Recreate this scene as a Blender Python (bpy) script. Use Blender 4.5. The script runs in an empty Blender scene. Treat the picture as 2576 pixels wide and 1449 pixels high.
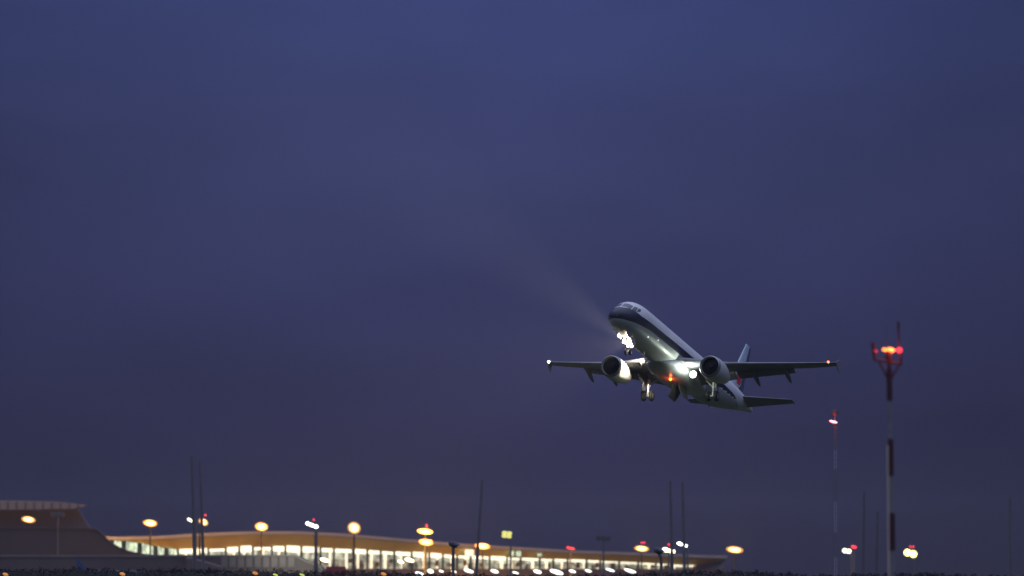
import bpy, math, random
from math import sin, cos, tan, pi, radians, sqrt
from mathutils import Vector, Matrix
random.seed(7)
SC = bpy.context.scene
COL = SC.collection

# ------------------------------------------------------------------ camera
HFOV = radians(8.0)
ELEV = 0.038988
CAM = Vector((0.0, 0.0, 2.5))
cd = bpy.data.cameras.new("camera")
cam = bpy.data.objects.new("camera", cd)
COL.objects.link(cam)
cam.location = CAM
cam.rotation_euler = (pi / 2 + ELEV, 0, 0)
cd.sensor_width = 36.0
cd.lens = 18.0 / tan(HFOV / 2)
cd.clip_start = 1.0
cd.clip_end = 20000.0
cd.dof.use_dof = True
cd.dof.focus_distance = 800.0
cd.dof.aperture_fstop = 0.58
SC.camera = cam
SC.render.resolution_x, SC.render.resolution_y = 1024, 576

# ------------------------------------------------------------------ colour management / render
SC.view_settings.view_transform = 'Standard'
SC.view_settings.look = 'None'
SC.view_settings.exposure = 0.0
SC.view_settings.gamma = 1.0
SC.view_settings.use_curve_mapping = False
cy = SC.cycles
cy.use_denoising = True
cy.max_bounces = 6
cy.diffuse_bounces = 2
cy.glossy_bounces = 3
cy.transmission_bounces = 4
cy.volume_bounces = 0
cy.transparent_max_bounces = 8
cy.sample_clamp_indirect = 4.0
cy.caustics_reflective = False
cy.caustics_refractive = False

# ------------------------------------------------------------------ dusk sky
SUN_EL = radians(1.5)
SUN_ROT = radians(160)          # sunset glow behind the camera, a little to the right
SKY_K = 0.006
w = bpy.data.worlds.new("World")
SC.world = w
w.use_nodes = True
nt = w.node_tree
nt.nodes.clear()
def N(t, **k):
    n = nt.nodes.new(t)
    for a, b in k.items():
        setattr(n, a, b)
    return n
def L(a, b):
    nt.links.new(a, b)
def M(op, a, b=None, c=None):
    n = N('ShaderNodeMath', operation=op)
    for i, v in enumerate((a, b, c)):
        if v is None: continue
        if isinstance(v, (int, float)): n.inputs[i].default_value = v
        else: L(v, n.inputs[i])
    return n.outputs[0]
out = N('ShaderNodeOutputWorld')
bg = N('ShaderNodeBackground')
L(bg.outputs[0], out.inputs[0])
sky = N('ShaderNodeTexSky', sky_type='NISHITA', sun_disc=False)
sky.sun_elevation = SUN_EL
sky.sun_rotation = SUN_ROT
sky.altitude = 50
sky.air_density = 1.0
sky.dust_density = 1.0
sky.ozone_density = 4.0
tc = N('ShaderNodeTexCoord')
sep = N('ShaderNodeSeparateXYZ')
L(tc.outputs['Generated'], sep.inputs[0])
# thin dusk cloud sheet: streaky soft noise over the sky directions
mp = N('ShaderNodeMapping')
mp.inputs['Scale'].default_value = (16.0, 16.0, 42.0)
mp.inputs['Rotation'].default_value = (0.0, 0.12, 0.0)
L(tc.outputs['Generated'], mp.inputs[0])
nz = N('ShaderNodeTexNoise')
nz.inputs['Scale'].default_value = 1.0
nz.inputs['Detail'].default_value = 4.0
nz.inputs['Roughness'].default_value = 0.5
L(mp.outputs[0], nz.inputs['Vector'])
cloud = N('ShaderNodeMapRange')
cloud.inputs['From Min'].default_value = 0.3
cloud.inputs['From Max'].default_value = 0.7
cloud.inputs['To Min'].default_value = 0.86
cloud.inputs['To Max'].default_value = 1.13
L(nz.outputs[0], cloud.inputs[0])
# clouded sky luminance: near the horizon dim, brighter overhead
ramp = N('ShaderNodeValToRGB')
ramp.color_ramp.interpolation = 'B_SPLINE'
el = ramp.color_ramp.elements
el[0].position = 0.0;  el[0].color = (0.017, 0.015, 0.033, 1)
el[1].position = 1.0;  el[1].color = (1.0, 1.12, 1.95, 1)
for p_, c_ in ((0.025, (0.026, 0.029, 0.089)), (0.055, (0.039, 0.046, 0.134)), (0.075, (0.037, 0.049, 0.156)), (0.12, (0.038, 0.053, 0.180)), (0.45, (0.085, 0.095, 0.21))):
    e_ = el.new(p_); e_.color = (*c_, 1)
L(sep.outputs[2], ramp.inputs[0])
mul = N('ShaderNodeMix', data_type='RGBA', blend_type='MULTIPLY')
mul.inputs[0].default_value = 1.0
L(ramp.outputs[0], mul.inputs[6])
# vignette put into the sky: brightest towards the airfield, dimmer away from it
vig = N('ShaderNodeVectorMath', operation='DISTANCE')
L(tc.outputs['Generated'], vig.inputs[0])
vig.inputs[1].default_value = (-0.006, 0.9976, 0.055)
vig_map = N('ShaderNodeMapRange', interpolation_type='SMOOTHSTEP')
vig_map.inputs['From Min'].default_value = 0.015
vig_map.inputs['From Max'].default_value = 0.105
vig_map.inputs['To Min'].default_value = 1.05
vig_map.inputs['To Max'].default_value = 0.62
L(vig.outputs['Value'], vig_map.inputs[0])
cover = M('MULTIPLY', cloud.outputs[0], M('MAXIMUM', vig_map.outputs[0], M('MINIMUM', M('MULTIPLY', sep.outputs[2], 3.0), 1.0)))  # cloud mottling times the added vignette, which ends higher up
cmb = N('ShaderNodeCombineColor')
for i in range(3): L(cover, cmb.inputs[i])
L(cmb.outputs[0], mul.inputs[7])
add = N('ShaderNodeMix', data_type='RGBA', blend_type='ADD')
add.inputs[0].default_value = 1.0
skm = N('ShaderNodeMix', data_type='RGBA', blend_type='MULTIPLY')
skm.inputs[0].default_value = 1.0
skm.inputs[7].default_value = (SKY_K, SKY_K, SKY_K, 1)
L(sky.outputs[0], skm.inputs[6])
L(mul.outputs[2], add.inputs[6])
L(skm.outputs[2], add.inputs[7])
L(add.outputs[2], bg.inputs[0])
bg.inputs[1].default_value = 1.0

sd = bpy.data.lights.new("sun", 'SUN')
sun = bpy.data.objects.new("sun", sd)
COL.objects.link(sun)
sd.energy = 0.06
sd.angle = radians(20)
sd.color = (0.85, 0.88, 1.0)
sun.rotation_euler = (radians(60), 0, radians(-20))

# ------------------------------------------------------------------ helpers
FPX = 1288.0 / tan(HFOV / 2)
def W(px, py, D):
    """point of the photograph (2576 px wide) at distance D along +Y"""
    d = Vector((0, cos(ELEV), sin(ELEV))) + Vector((1, 0, 0)) * ((px - 1288) / FPX) + Vector((0, -sin(ELEV), cos(ELEV))) * ((724.5 - py) / FPX)
    return CAM + d * (D / d.y)

def link(o, parent=None):
    COL.objects.link(o)
    if parent is not None:
        o.parent = parent
    return o
def tag(o, label=None, cat=None, group=None, kind=None):
    if label: o['label'] = label
    if cat: o['category'] = cat
    if group: o['group'] = group
    if kind: o['kind'] = kind
    return o
def empty(name, loc=(0, 0, 0)):
    o = bpy.data.objects.new(name, None)
    o.location = loc
    o.empty_display_size = 0.5
    return link(o)
def copy_tree(o, parent=None):
    c = o.copy(); COL.objects.link(c); c.parent = parent
    for ch in o.children:
        copy_tree(ch, c)
    return c

class MB:
    def __init__(s): s.v = []; s.f = []; s.m = []; s.cur = 0
    def add(s, vs, fs):
        b = len(s.v)
        s.v += [tuple(v) for v in vs]
        for f in fs:
            s.f.append([b + i for i in f]); s.m.append(s.cur)
    def mat(s, i): s.cur = i; return s
    def box(s, c, d, R=None):
        c = Vector(c); hx, hy, hz = d[0] / 2, d[1] / 2, d[2] / 2
        P = [Vector((x, y, z)) for x in (-hx, hx) for y in (-hy, hy) for z in (-hz, hz)]
        if R is not None: P = [R @ p for p in P]
        s.add([c + p for p in P], [(0, 1, 3, 2), (4, 6, 7, 5), (0, 4, 5, 1), (2, 3, 7, 6), (0, 2, 6, 4), (1, 5, 7, 3)])
        return s
    def rings(s, R, cap0=True, cap1=True, closed=True):
        n = len(R[0]); vs = [p for r in R for p in r]; fs = []
        for i in range(len(R) - 1):
            for j in range(n if closed else n - 1):
                k = (j + 1) % n
                fs.append((i * n + j, i * n + k, (i + 1) * n + k, (i + 1) * n + j))
        if cap0: fs.append(tuple(range(n - 1, -1, -1)))
        if cap1: fs.append(tuple((len(R) - 1) * n + j for j in range(n)))
        s.add(vs, fs); return s
    def tube(s, a, b, r0, r1=None, n=10, cap=True):
        a, b = Vector(a), Vector(b); r1 = r0 if r1 is None else r1
        d = (b - a).normalized()
        u = d.cross(Vector((0, 0, 1)) if abs(d.z) < .9 else Vector((1, 0, 0))).normalized(); v = d.cross(u)
        R = [[c + (u * cos(2 * pi * j / n) + v * sin(2 * pi * j / n)) * r for j in range(n)] for c, r in ((a, r0), (b, r1))]
        return s.rings(R, cap, cap)
    def lathe(s, c, axis, prof, n=24, cap0=True, cap1=True, sy=1.0):
        """prof: (distance along axis, radius)"""
        c = Vector(c); d = Vector(axis).normalized()
        u = d.cross(Vector((0, 0, 1)) if abs(d.z) < .9 else Vector((1, 0, 0))).normalized(); v = d.cross(u)
        R = [[c + d * t + (u * cos(2 * pi * j / n) + v * sin(2 * pi * j / n) * sy) * r for j in range(n)] for t, r in prof]
        return s.rings(R, cap0, cap1)
    def build(s, name, mats, parent=None, smooth=False, auto=None):
        me = bpy.data.meshes.new(name)
        me.from_pydata(s.v, [], s.f)
        if not isinstance(mats, (list, tuple)): mats = [mats]
        for m in mats: me.materials.append(m)
        me.polygons.foreach_set('material_index', s.m)
        import bmesh
        bm = bmesh.new(); bm.from_mesh(me)
        bmesh.ops.recalc_face_normals(bm, faces=bm.faces)
        if smooth:
            a = radians(auto or 40)
            for f in bm.faces: f.smooth = True
            for e in bm.edges:
                if len(e.link_faces) == 2 and e.calc_face_angle(0) > a: e.smooth = False
        bm.to_mesh(me); bm.free(); me.update()
        return link(bpy.data.objects.new(name, me), parent)

def mat(name, col, rough=0.5, metal=0.0, noise=0.0, nscale=3.0, coat=0.0, spec=0.5, emit=None, es=0.0, bump=0.0):
    m = bpy.data.materials.new(name); m.use_nodes = True
    t = m.node_tree; b = t.nodes['Principled BSDF']
    b.inputs['Base Color'].default_value = (*col, 1)
    b.inputs['Roughness'].default_value = rough
    b.inputs['Metallic'].default_value = metal
    b.inputs['Coat Weight'].default_value = coat
    b.inputs['Specular IOR Level'].default_value = spec
    if noise:
        c = t.nodes.new('ShaderNodeTexCoord'); n = t.nodes.new('ShaderNodeTexNoise')
        n.inputs['Scale'].default_value = nscale; n.inputs['Detail'].default_value = 6
        t.links.new(c.outputs['Object'], n.inputs['Vector'])
        r = t.nodes.new('ShaderNodeMapRange')
        r.inputs['From Min'].default_value = .25; r.inputs['From Max'].default_value = .75
        r.inputs['To Min'].default_value = 1 - noise; r.inputs['To Max'].default_value = 1 + noise
        t.links.new(n.outputs[0], r.inputs[0])
        x = t.nodes.new('ShaderNodeVectorMath'); x.operation = 'SCALE'
        x.inputs[0].default_value = col
        t.links.new(r.outputs[0], x.inputs['Scale'])
        t.links.new(x.outputs[0], b.inputs['Base Color'])
        if bump:
            bp = t.nodes.new('ShaderNodeBump'); bp.inputs['Strength'].default_value = bump
            t.links.new(n.outputs[0], bp.inputs['Height']); t.links.new(bp.outputs[0], b.inputs['Normal'])
    if emit:
        b.inputs['Emission Color'].default_value = (*emit, 1)
        b.inputs['Emission Strength'].default_value = es
        m.cycles.emission_sampling = 'NONE'
    return m

def lamp_light(name, kind, loc, energy, col, parent=None, direction=None, size=0.2, cone=60, blend=0.4):
    d = bpy.data.lights.new(name, kind)
    d.energy = energy; d.color = col
    d.shadow_soft_size = size
    o = bpy.data.objects.new(name, d)
    if kind == 'SPOT':
        d.spot_size = radians(cone); d.spot_blend = blend
    link(o, parent)
    o.location = loc
    if direction is not None:
        o.rotation_euler = Vector(direction).to_track_quat('-Z', 'Y').to_euler()
    return o

# ------------------------------------------------------------------ materials
mt_wing = mat("wing_grey_paint", (.20, .20, .22), .4, noise=.12, nscale=1.2)
mt_belly = mat("belly_grey_paint", (.52, .53, .55), .32, noise=.1, nscale=1.5, coat=.2)
mt_nac = mat("nacelle_pale_paint", (.62, .62, .62), .3, noise=.08, nscale=1.5, coat=.3)
mt_lip = mat("intake_lip_metal", (.30, .30, .31), .35, .9)
mt_dark = mat("dark_cavity", (.02, .02, .022), .6)
mt_fan = mat("fan_titanium", (.05, .05, .055), .45, .8)
mt_exh = mat("exhaust_metal", (.10, .09, .085), .45, .8)
mt_glass = mat("cockpit_glass", (.012, .013, .016), .06, coat=.5)
mt_strut = mat("gear_steel_paint", (.62, .62, .60), .35, .2, noise=.15, nscale=5)
mt_tyre = mat("tyre_rubber", (.022, .021, .02), .7)
mt_rim = mat("wheel_rim", (.42, .42, .42), .35, .6)
mt_finb = mat("fin_blue_lit_tone", (.58, .70, .82), .35, noise=.08, nscale=1.0, coat=.2)  # same blue as the rudder, paled to put the light into its colour
mt_fin2 = mat("rudder_blue_shaded_tone", (.03, .06, .16), .35, coat=.2)  # the fin's blue again, with shade put into the colour
mt_red = mat("emblem_red", (.62, .03, .03), .4)
mt_whp = mat("emblem_white", (.8, .78, .76), .4)
em_land = mat("landing_lamp_lens", (.8, .8, .8), .2, emit=(1, .86, .56), es=7)
em_wing = mat("wing_lamp_lens", (.8, .8, .8), .2, emit=(.92, 1, .88), es=6)
em_red = mat("beacon_red_lens", (.5, .05, .02), .2, emit=(1, .13, .02), es=10)
em_nred = mat("nav_red_lens", (.5, .05, .02), .2, emit=(1, .11, .05), es=9)
em_nwh = mat("strobe_white_lens", (.8, .8, .8), .2, emit=(.85, .95, 1), es=14)
em_spot = mat("scan_lamp_lens", (.8, .8, .8), .2, emit=(.95, 1, .95), es=1.6)

def fuselage_material():
    m = bpy.data.materials.new("fuselage_livery_paint"); m.use_nodes = True
    t = m.node_tree; b = t.nodes['Principled BSDF']
    def nd(ty, **k):
        n = t.nodes.new(ty)
        for a, v in k.items(): setattr(n, a, v)
        return n
    def mth(op, a, bb=None):
        n = nd('ShaderNodeMath', operation=op)
        for i, v in enumerate((a, bb)):
            if v is None: continue
            if isinstance(v, (int, float)): n.inputs[i].default_value = v
            else: t.links.new(v, n.inputs[i])
        return n.outputs[0]
    tc = nd('ShaderNodeTexCoord'); sp = nd('ShaderNodeSeparateXYZ')
    t.links.new(tc.outputs['Object'], sp.inputs[0])
    x, z = sp.outputs[0], sp.outputs[2]
    def curve(pts):
        r = nd('ShaderNodeValToRGB'); e = r.color_ramp.elements
        P = [(px / 45.0, (v + 3) / 6.0) for px, v in pts]
        e[0].position, e[1].position = P[0][0], P[-1][0]
        e[0].color = (P[0][1],) * 3 + (1,); e[1].color = (P[-1][1],) * 3 + (1,)
        for p, v in P[1:-1]:
            k = e.new(p); k.color = (v, v, v, 1)
        t.links.new(mth('DIVIDE', x, 45.0), r.inputs[0])
        return mth('SUBTRACT', mth('MULTIPLY', r.outputs[0], 6.0), 3.0)
    hi = curve([(0, .5), (1.5, .42), (3.4, .02), (8, .06), (14, .16), (20, .18), (28, .2), (34, .05), (36, -.2)])
    lo = curve([(0, -1.15), (1.2, -1.1), (2.3, -1.0), (6.2, -.73), (10, -.70), (15, -.64), (22, -.62), (27, -.66), (33, -.45), (36, -.2)])
    # serrated rear edge of the stripe
    wv = nd('ShaderNodeTexWave', wave_profile='SAW'); wv.inputs['Scale'].default_value = .22
    t.links.new(tc.outputs['Object'], wv.inputs['Vector'])
    ser = mth('MULTIPLY', mth('MULTIPLY', wv.outputs[1], .22), mth('GREATER_THAN', x, 28.5))
    lo2 = mth('ADD', lo, ser)
    inside = mth('MULTIPLY', mth('GREATER_THAN', hi, z), mth('GREATER_THAN', z, lo2))
    # white on top, pale grey below the stripe
    low = mth('GREATER_THAN', lo, z)
    mx1 = nd('ShaderNodeMix', data_type='RGBA')
    t.links.new(low, mx1.inputs[0])
    mx1.inputs[6].default_value = (.78, .79, .82, 1); mx1.inputs[7].default_value = (.50, .51, .52, 1)
    mx2 = nd('ShaderNodeMix', data_type='RGBA')
    t.links.new(inside, mx2.inputs[0])
    t.links.new(mx1.outputs[2], mx2.inputs[6]); mx2.inputs[7].default_value = (.010, .014, .040, 1)
    # panel dirt
    n = nd('ShaderNodeTexNoise'); n.inputs['Scale'].default_value = 1.3; n.inputs['Detail'].default_value = 8
    mpp = nd('ShaderNodeMapping'); mpp.inputs['Scale'].default_value = (.35, 1, 1)
    t.links.new(tc.outputs['Object'], mpp.inputs[0]); t.links.new(mpp.outputs[0], n.inputs['Vector'])
    mr = nd('ShaderNodeMapRange'); mr.inputs['To Min'].default_value = .82; mr.inputs['To Max'].default_value = 1.12
    t.links.new(n.outputs[0], mr.inputs[0])
    vm = nd('ShaderNodeVectorMath', operation='SCALE')
    t.links.new(mx2.outputs[2], vm.inputs[0]); t.links.new(mr.outputs[0], vm.inputs['Scale'])
    t.links.new(vm.outputs[0], b.inputs['Base Color'])
    b.inputs['Roughness'].default_value = .38
    b.inputs['Specular IOR Level'].default_value = .3
    b.inputs['Coat Weight'].default_value = .1
    return m
mt_fus = fuselage_material()

# ------------------------------------------------------------------ ground
gm = mat("airfield_grass", (.035, .042, .02), .95, noise=.4, nscale=.08)
g = MB(); S = 6500
ng = 24
g.add([(-S + 2 * S * i / ng, -S + 2 * S * j / ng, 0) for j in range(ng + 1) for i in range(ng + 1)],
      [(j * (ng + 1) + i, j * (ng + 1) + i + 1, (j + 1) * (ng + 1) + i + 1, (j + 1) * (ng + 1) + i) for j in range(ng) for i in range(ng)])
tag(g.build("ground", gm), kind='structure')
asph = mat("asphalt", (.05, .05, .052), .85, noise=.2, nscale=.3)
r = MB(); r.add([(-1500, 640, .004), (1500, 640, .004), (1500, 690, .004), (-1500, 690, .004)], [(0, 1, 2, 3)])
tag(r.build("runway", asph), kind='structure')
conc = mat("apron_concrete", (.28, .27, .25), .85, noise=.15, nscale=.2)
r = MB(); r.add([(-600, 1500, .004), (600, 1500, .004), (600, 2290, .004), (-600, 2290, .004)], [(0, 1, 2, 3)])
tag(r.build("apron", conc), kind='structure')
wl = mat("runway_paint", (.75, .75, .72), .7)
r = MB()
for i in range(-25, 26):
    r.add([(i * 60, 664.5, .008), (i * 60 + 30, 664.5, .008), (i * 60 + 30, 665.5, .008), (i * 60, 665.5, .008)], [(0, 1, 2, 3)])
tag(r.build("runway_markings", wl), kind='structure')

# ------------------------------------------------------------------ the airliner
plane = empty("airliner")
tag(plane, "white twin-engine airliner with dark stripe climbing nose-up with wheels down and landing lights on", "airplane")
Rb = Matrix(((0.35039789, -0.93079496, 0.10412517), (0.90136205, 0.36533234, 0.23254837), (-0.25449514, 0.01237002, 0.96699494)))
Tb = Vector((18.1325, 803.7738, 23.4563 + 2.5))
PM = Rb.to_4x4()
PM.translation = Tb - Rb @ Vector((20, 0, 0))
plane.matrix_world = PM

FST = [(0, .02, -.73, -.77), (.06, .28, -.47, -1.03), (.2, .50, -.26, -1.22), (.5, .80, .0, -1.44), (1.0, 1.12, .30, -1.64), (1.6, 1.38, .66, -1.79), (2.1, 1.54, 1.02, -1.88), (2.6, 1.66, 1.34, -1.94), (3.2, 1.76, 1.62, -1.99),
       (4.0, 1.86, 1.86, -2.03), (5.2, 1.94, 2.02, -2.06), (6.5, 1.975, 2.07, -2.07), (28.5, 1.975, 2.07, -2.07), (30, 1.975, 2.07, -2.03), (31.5, 1.96, 2.07, -1.88), (33, 1.92, 2.07, -1.62), (35.5, 1.76, 2.06, -1.12), (38, 1.48, 2.02, -.52), (40.5, 1.12, 1.92, .10),
       (42.5, .76, 1.76, .58), (43.8, .48, 1.58, .86), (44.4, .30, 1.42, .98)]
def lerp_tab(tab, x):
    if x <= tab[0][0]: return tab[0][1:]
    for a, b in zip(tab, tab[1:]):
        if x <= b[0]:
            t = (x - a[0]) / (b[0] - a[0]); return tuple(u + (v - u) * t for u, v in zip(a[1:], b[1:]))
    return tab[-1][1:]
def fsec(x):
    # light smoothing of the table (average over a small window, narrow at the nose)
    h = min(.5, .22 * x + .0)
    s = [lerp_tab(FST, x + h * k / 3) for k in (-3, -2, -1, 0, 1, 2, 3)]
    return tuple(sum(q[i] for q in s) / 7 for i in range(3))
def fpt(x, th, off=0.0):
    """th measured from the top, positive to starboard (+y)"""
    hw, zt, zb = fsec(x); zc = (zt + zb) / 2; hz = (zt - zb) / 2
    return Vector((x, (hw + off) * sin(th), zc + (hz + off) * cos(th)))
xs = [0, .03, .06, .1, .15, .2, .3, .4, .55, .7, .85, 1, 1.2, 1.4, 1.6, 1.8, 2, 2.2, 2.4, 2.6, 2.8, 3, 3.3, 3.6, 4, 4.5, 5, 5.5, 6, 6.5, 7.5] + [8.5 + i for i in range(20)] + [29 + .5 * i for i in range(31)] + [44.4]
NF = 64
b = MB(); b.rings([[fpt(x, 2 * pi * j / NF) for j in range(NF)] for x in xs])
fus = b.build("fuselage", mt_fus, plane, smooth=True, auto=50)
# APU exhaust
b = MB(); b.lathe((44.38, 0, 1.2), (1, 0, .1), [(0, .27), (.35, .2), (.30, .15), (-.1, .14)], 20)
b.build("exhaust_nozzle", mt_exh, fus, smooth=True)
# cockpit windows: curved panes lying on the skin
def pane(c, name="cockpit_window"):
    """c: four (x, theta_deg) corners, counter-clockwise"""
    n = 6; vs = []; fs = []
    for off in (.022,):
        for j in range(n + 1):
            for i in range(n + 1):
                u, v = i / n, j / n
                x = (c[0][0] * (1 - u) + c[1][0] * u) * (1 - v) + (c[3][0] * (1 - u) + c[2][0] * u) * v
                t = (c[0][1] * (1 - u) + c[1][1] * u) * (1 - v) + (c[3][1] * (1 - u) + c[2][1] * u) * v
                vs.append(fpt(x, radians(t), off))
    for j in range(n):
        for i in range(n):
            a = j * (n + 1) + i
            fs.append((a, a + 1, a + n + 2, a + n + 1))
    bb = MB(); bb.add(vs, fs)
    o = bb.build(name, mt_glass, fus, smooth=True)
    return o
for s in (1, -1):
    pane([(1.42, 2.5 * s), (1.66, 49 * s), (2.48, 40 * s), (2.34, 2.5 * s)])
    pane([(1.74, 52 * s), (2.33, 66 * s), (3.05, 52 * s), (2.56, 43 * s)])
    pane([(2.42, 67 * s), (3.15, 69 * s), (3.6, 59 * s), (3.12, 54 * s)])
# small blade antennas
for x, th in ((9.5, 180), (31.0, 180), (12.0, 0)):
    p0 = fpt(x, radians(th)); sgn = -1 if th else 1
    b = MB()
    b.rings([[p0 + Vector((dx, dy, -.05 * sgn)) for dx, dy in ((0, 0), (.2, .03), (.5, 0), (.2, -.03))],
             [p0 + Vector((dx, dy, .4 * sgn)) for dx, dy in ((.25, 0), (.33, .015), (.5, 0), (.33, -.015))]])
    b.build("blade_antenna", mt_belly, fus)
# doors: thin outline seams on the port side
dm = mat("door_seam", (.2, .2, .22), .6)
for x in (5.7, 14.0, 26.5, 37.0):
    for s in (1, -1):
        b = MB()
        for xx, t0, t1, dx in ((x - .42, 62, 112, .02), (x + .42, 62, 112, .02)):
            rr = []
            for k in range(9):
                t = radians(t0 + (t1 - t0) * k / 8) * s
                rr.append([fpt(xx - dx, t, .006), fpt(xx + dx, t, .006)])
            b.rings(rr, False, False, closed=False)
        b.build("door_seam", dm, fus)
# belly fairing
BF = [(13.6, .5, -1.95, -2.08), (14.4, 1.3, -1.6, -2.25), (15.5, 1.85, -1.15, -2.42), (17, 2.15, -.75, -2.52), (20, 2.25, -.6, -2.58), (23, 2.2, -.7, -2.55), (24.5, 1.95, -1.0, -2.45), (26, 1.4, -1.5, -2.25), (27.4, .5, -1.95, -2.08)]
b = MB(); rr = []
for i in range(41):
    x = 13.6 + 13.8 * i / 40; hw, zt, zb = lerp_tab(BF, x); zc = (zt + zb) / 2; hz = (zt - zb) / 2
    rr.append([(x, hw * (abs(cos(a)) ** .7) * (1 if cos(a) >= 0 else -1), zc + hz * (abs(sin(a)) ** .7) * (1 if sin(a) >= 0 else -1)) for a in [2 * pi * j / 40 for j in range(40)]])
b.rings(rr); fair = b.build("belly_fairing", mt_belly, plane, smooth=True)

def airfoil(xle, y, z, chord, tc=.12, tw=0.0, n=12, vert=False, camber=.015):
    up = []; lo = []
    for i in range(n + 1):
        u = (1 - cos(pi * i / n)) / 2
        t = 5 * tc * (.2969 * sqrt(u) - .126 * u - .3516 * u * u + .2843 * u ** 3 - .1036 * u ** 4)
        cm = camber * 4 * u * (1 - u)
        up.append((u, cm + t)); lo.append((u, cm - t))
    pts = up + lo[-2:0:-1]
    R = []
    for u, h in pts:
        dx, dz = u * chord, h * chord
        dx, dz = dx * cos(tw) + dz * sin(tw), dz * cos(tw) - dx * sin(tw)
        R.append(Vector((xle + dx, y + dz, z)) if vert else Vector((xle + dx, y, z + dz)))
    return R
def mix(a, b, t): return tuple(u + (v - u) * t for u, v in zip(a, b))
WS = [(15.4, 1.6, -1.30, 7.3, .15), (18.45, 6.4, -.82, 4.35, .12), (24.15, 16.95, .78, 1.55, .105)]  # xle, y, z, chord, t/c
def wsec(y):
    y = abs(y)
    for a, b2 in zip(WS, WS[1:]):
        if y <= b2[1] or b2 is WS[-1]:
            q = mix(a, b2, (y - a[1]) / (b2[1] - a[1]))
            return (q[0], q[1], q[2] + .18 * (max(0, y - 1.6) / 15.4) ** 2, q[3], q[4])
def flap_sec(y, s, fr=.70, ch=.34, drop=.02, defl=17):
    xle, yy, z, c, tc = wsec(y)
    return airfoil(xle + fr * c + .05, s * y, z - drop * c, ch * c, .17, radians(defl), 8)
for s in (1, -1):
    b = MB()
    ys = [1.6, 2.5, 4, 5.2, 6.4, 8, 10, 12, 14, 15.6, 16.5, 16.95]
    b.rings([airfoil(q[0], s * y, q[2], q[3] * (.88 if y < 12.4 else 1.0), q[4] / (.88 if y < 12.4 else 1.0), radians(-1.5 + .0 * y)) for y in ys for q in [wsec(y)]])
    wing = b.build("wing", mt_wing, plane, smooth=True, auto=60)
    for y0, y1 in ((2.1, 6.25), (6.5, 12.3)):
        b = MB(); b.rings([flap_sec(y0 + (y1 - y0) * k / 5, s) for k in range(6)])
        b.build("flap", mt_wing, wing, smooth=True, auto=60)
    # slats drooped ahead of the leading edge
    for y0, y1 in ((2.6, 4.9), (6.7, 11.5), (11.6, 16.2)):
        b = MB(); rr = []
        for k in range(6):
            y = y0 + (y1 - y0) * k / 5; q = wsec(y)
            rr.append(airfoil(q[0] - .10 * q[3], s * y, q[2] - .03 * q[3], .17 * q[3], .22, radians(20), 6))
        b.rings(rr); b.build("slat", mt_wing, wing, smooth=True, auto=60)
    # canoe fairings of the flap tracks
    for y, ln in ((4.35, 2.6), (8.4, 3.0), (11.6, 2.7)):
        q = wsec(y); x0 = q[0] + .50 * q[3]; z0 = q[2] - .09 * q[3]
        ax = Vector((1, 0, -.33)).normalized()
        b = MB(); b.lathe((x0, s * y, z0), ax, [(0, .03), (.25, .13), (.7, .22), (ln * .55, .25), (ln * .8, .19), (ln * .95, .1), (ln * 1.02, .02)], 14)
        b.build("flap_fairing", mt_wing, wing, smooth=True)
    # wing tip fence
    q = wsec(16.95); zt = q[2]
    b = MB()
    yy = s * 16.98
    o1 = [Vector((q[0] - .1, yy, zt)), Vector((q[0] + .9, yy, zt + .55)), Vector((q[0] + 1.5, yy, zt + .55)), Vector((q[0] + 1.62, yy, zt)), Vector((q[0] + 1.55, yy, zt - .75)), Vector((q[0] + 1.05, yy, zt - .75))]
    b.rings([[p + Vector((0, -.035, 0)) for p in o1], [p + Vector((0, .035, 0)) for p in o1]])
    b.build("wingtip_fence", mt_wing, wing)
    # navigation / strobe lamp
    q2 = wsec(16.6); rad = .13 if s > 0 else .12
    c0 = Vector((q2[0] - .05, s * 16.7, q2[2] + .02)) if s > 0 else Vector((wsec(16.2)[0] - .08, -16.2, wsec(16.2)[2] + .06))
    b = MB(); b.lathe(c0 + Vector((.16, 0, 0)), (-1, 0, 0), [(0, rad), (rad, rad * .9), (rad * 1.7, rad * .6), (rad * 2, .01)], 14)
    b.build("wingtip_lamp", em_nwh if s > 0 else em_nred, wing, smooth=True)
    # landing lamp in the wing root
    if s < 0:
        lp = Vector((18.3, s * 2.7, -2.15))
        b = MB(); b.lathe(lp, (-1, 0, -.05), [(-.35, .12), (-.1, .38), (0, .42), (.03, .42)], 20)
        hs = b.build("landing_lamp", [mt_lip], wing, smooth=True)
        b = MB(); b.lathe(lp + Vector((-.035, 0, 0)), (-1, 0, -.05), [(0, .40), (.05, .28), (.07, .01)], 20)
        b.build("landing_lamp_lens", em_wing, wing, smooth=True)

    # engine
    ex, ey, ez = 14.9, s * 5.75, -2.15
    eng = MB()
    prof = [(.06, 1.02), (-.02, 1.07), (.02, 1.13), (.15, 1.19), (.6, 1.26), (1.4, 1.29), (2.4, 1.25), (3.4, 1.10), (4.4, .86), (4.9, .74), (4.88, .70), (4.3, .72)]
    eng.lathe((ex, ey, ez), (1, 0, .02), [(.7, .98), (.3, .97)] + prof, 40, cap0=False, cap1=False)
    en = eng.build("engine", mt_nac, plane, smooth=True, auto=70)
    b = MB(); b.lathe((ex, ey, ez), (1, 0, .02), [(.34, .972), (.06, 1.018), (-.025, 1.072), (.015, 1.136), (.16, 1.197), (.3, 1.222)], 40, False, False)
    b.build("intake_lip", mt_lip, en, smooth=True, auto=70)
    b = MB(); b.lathe((ex, ey, ez), (1, 0, .02), [(.29, .965), (.75, .975), (1.0, .97)], 40, False, False)
    b.build("intake_duct", mt_dark, en, smooth=True, auto=70)
    b = MB()
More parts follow.
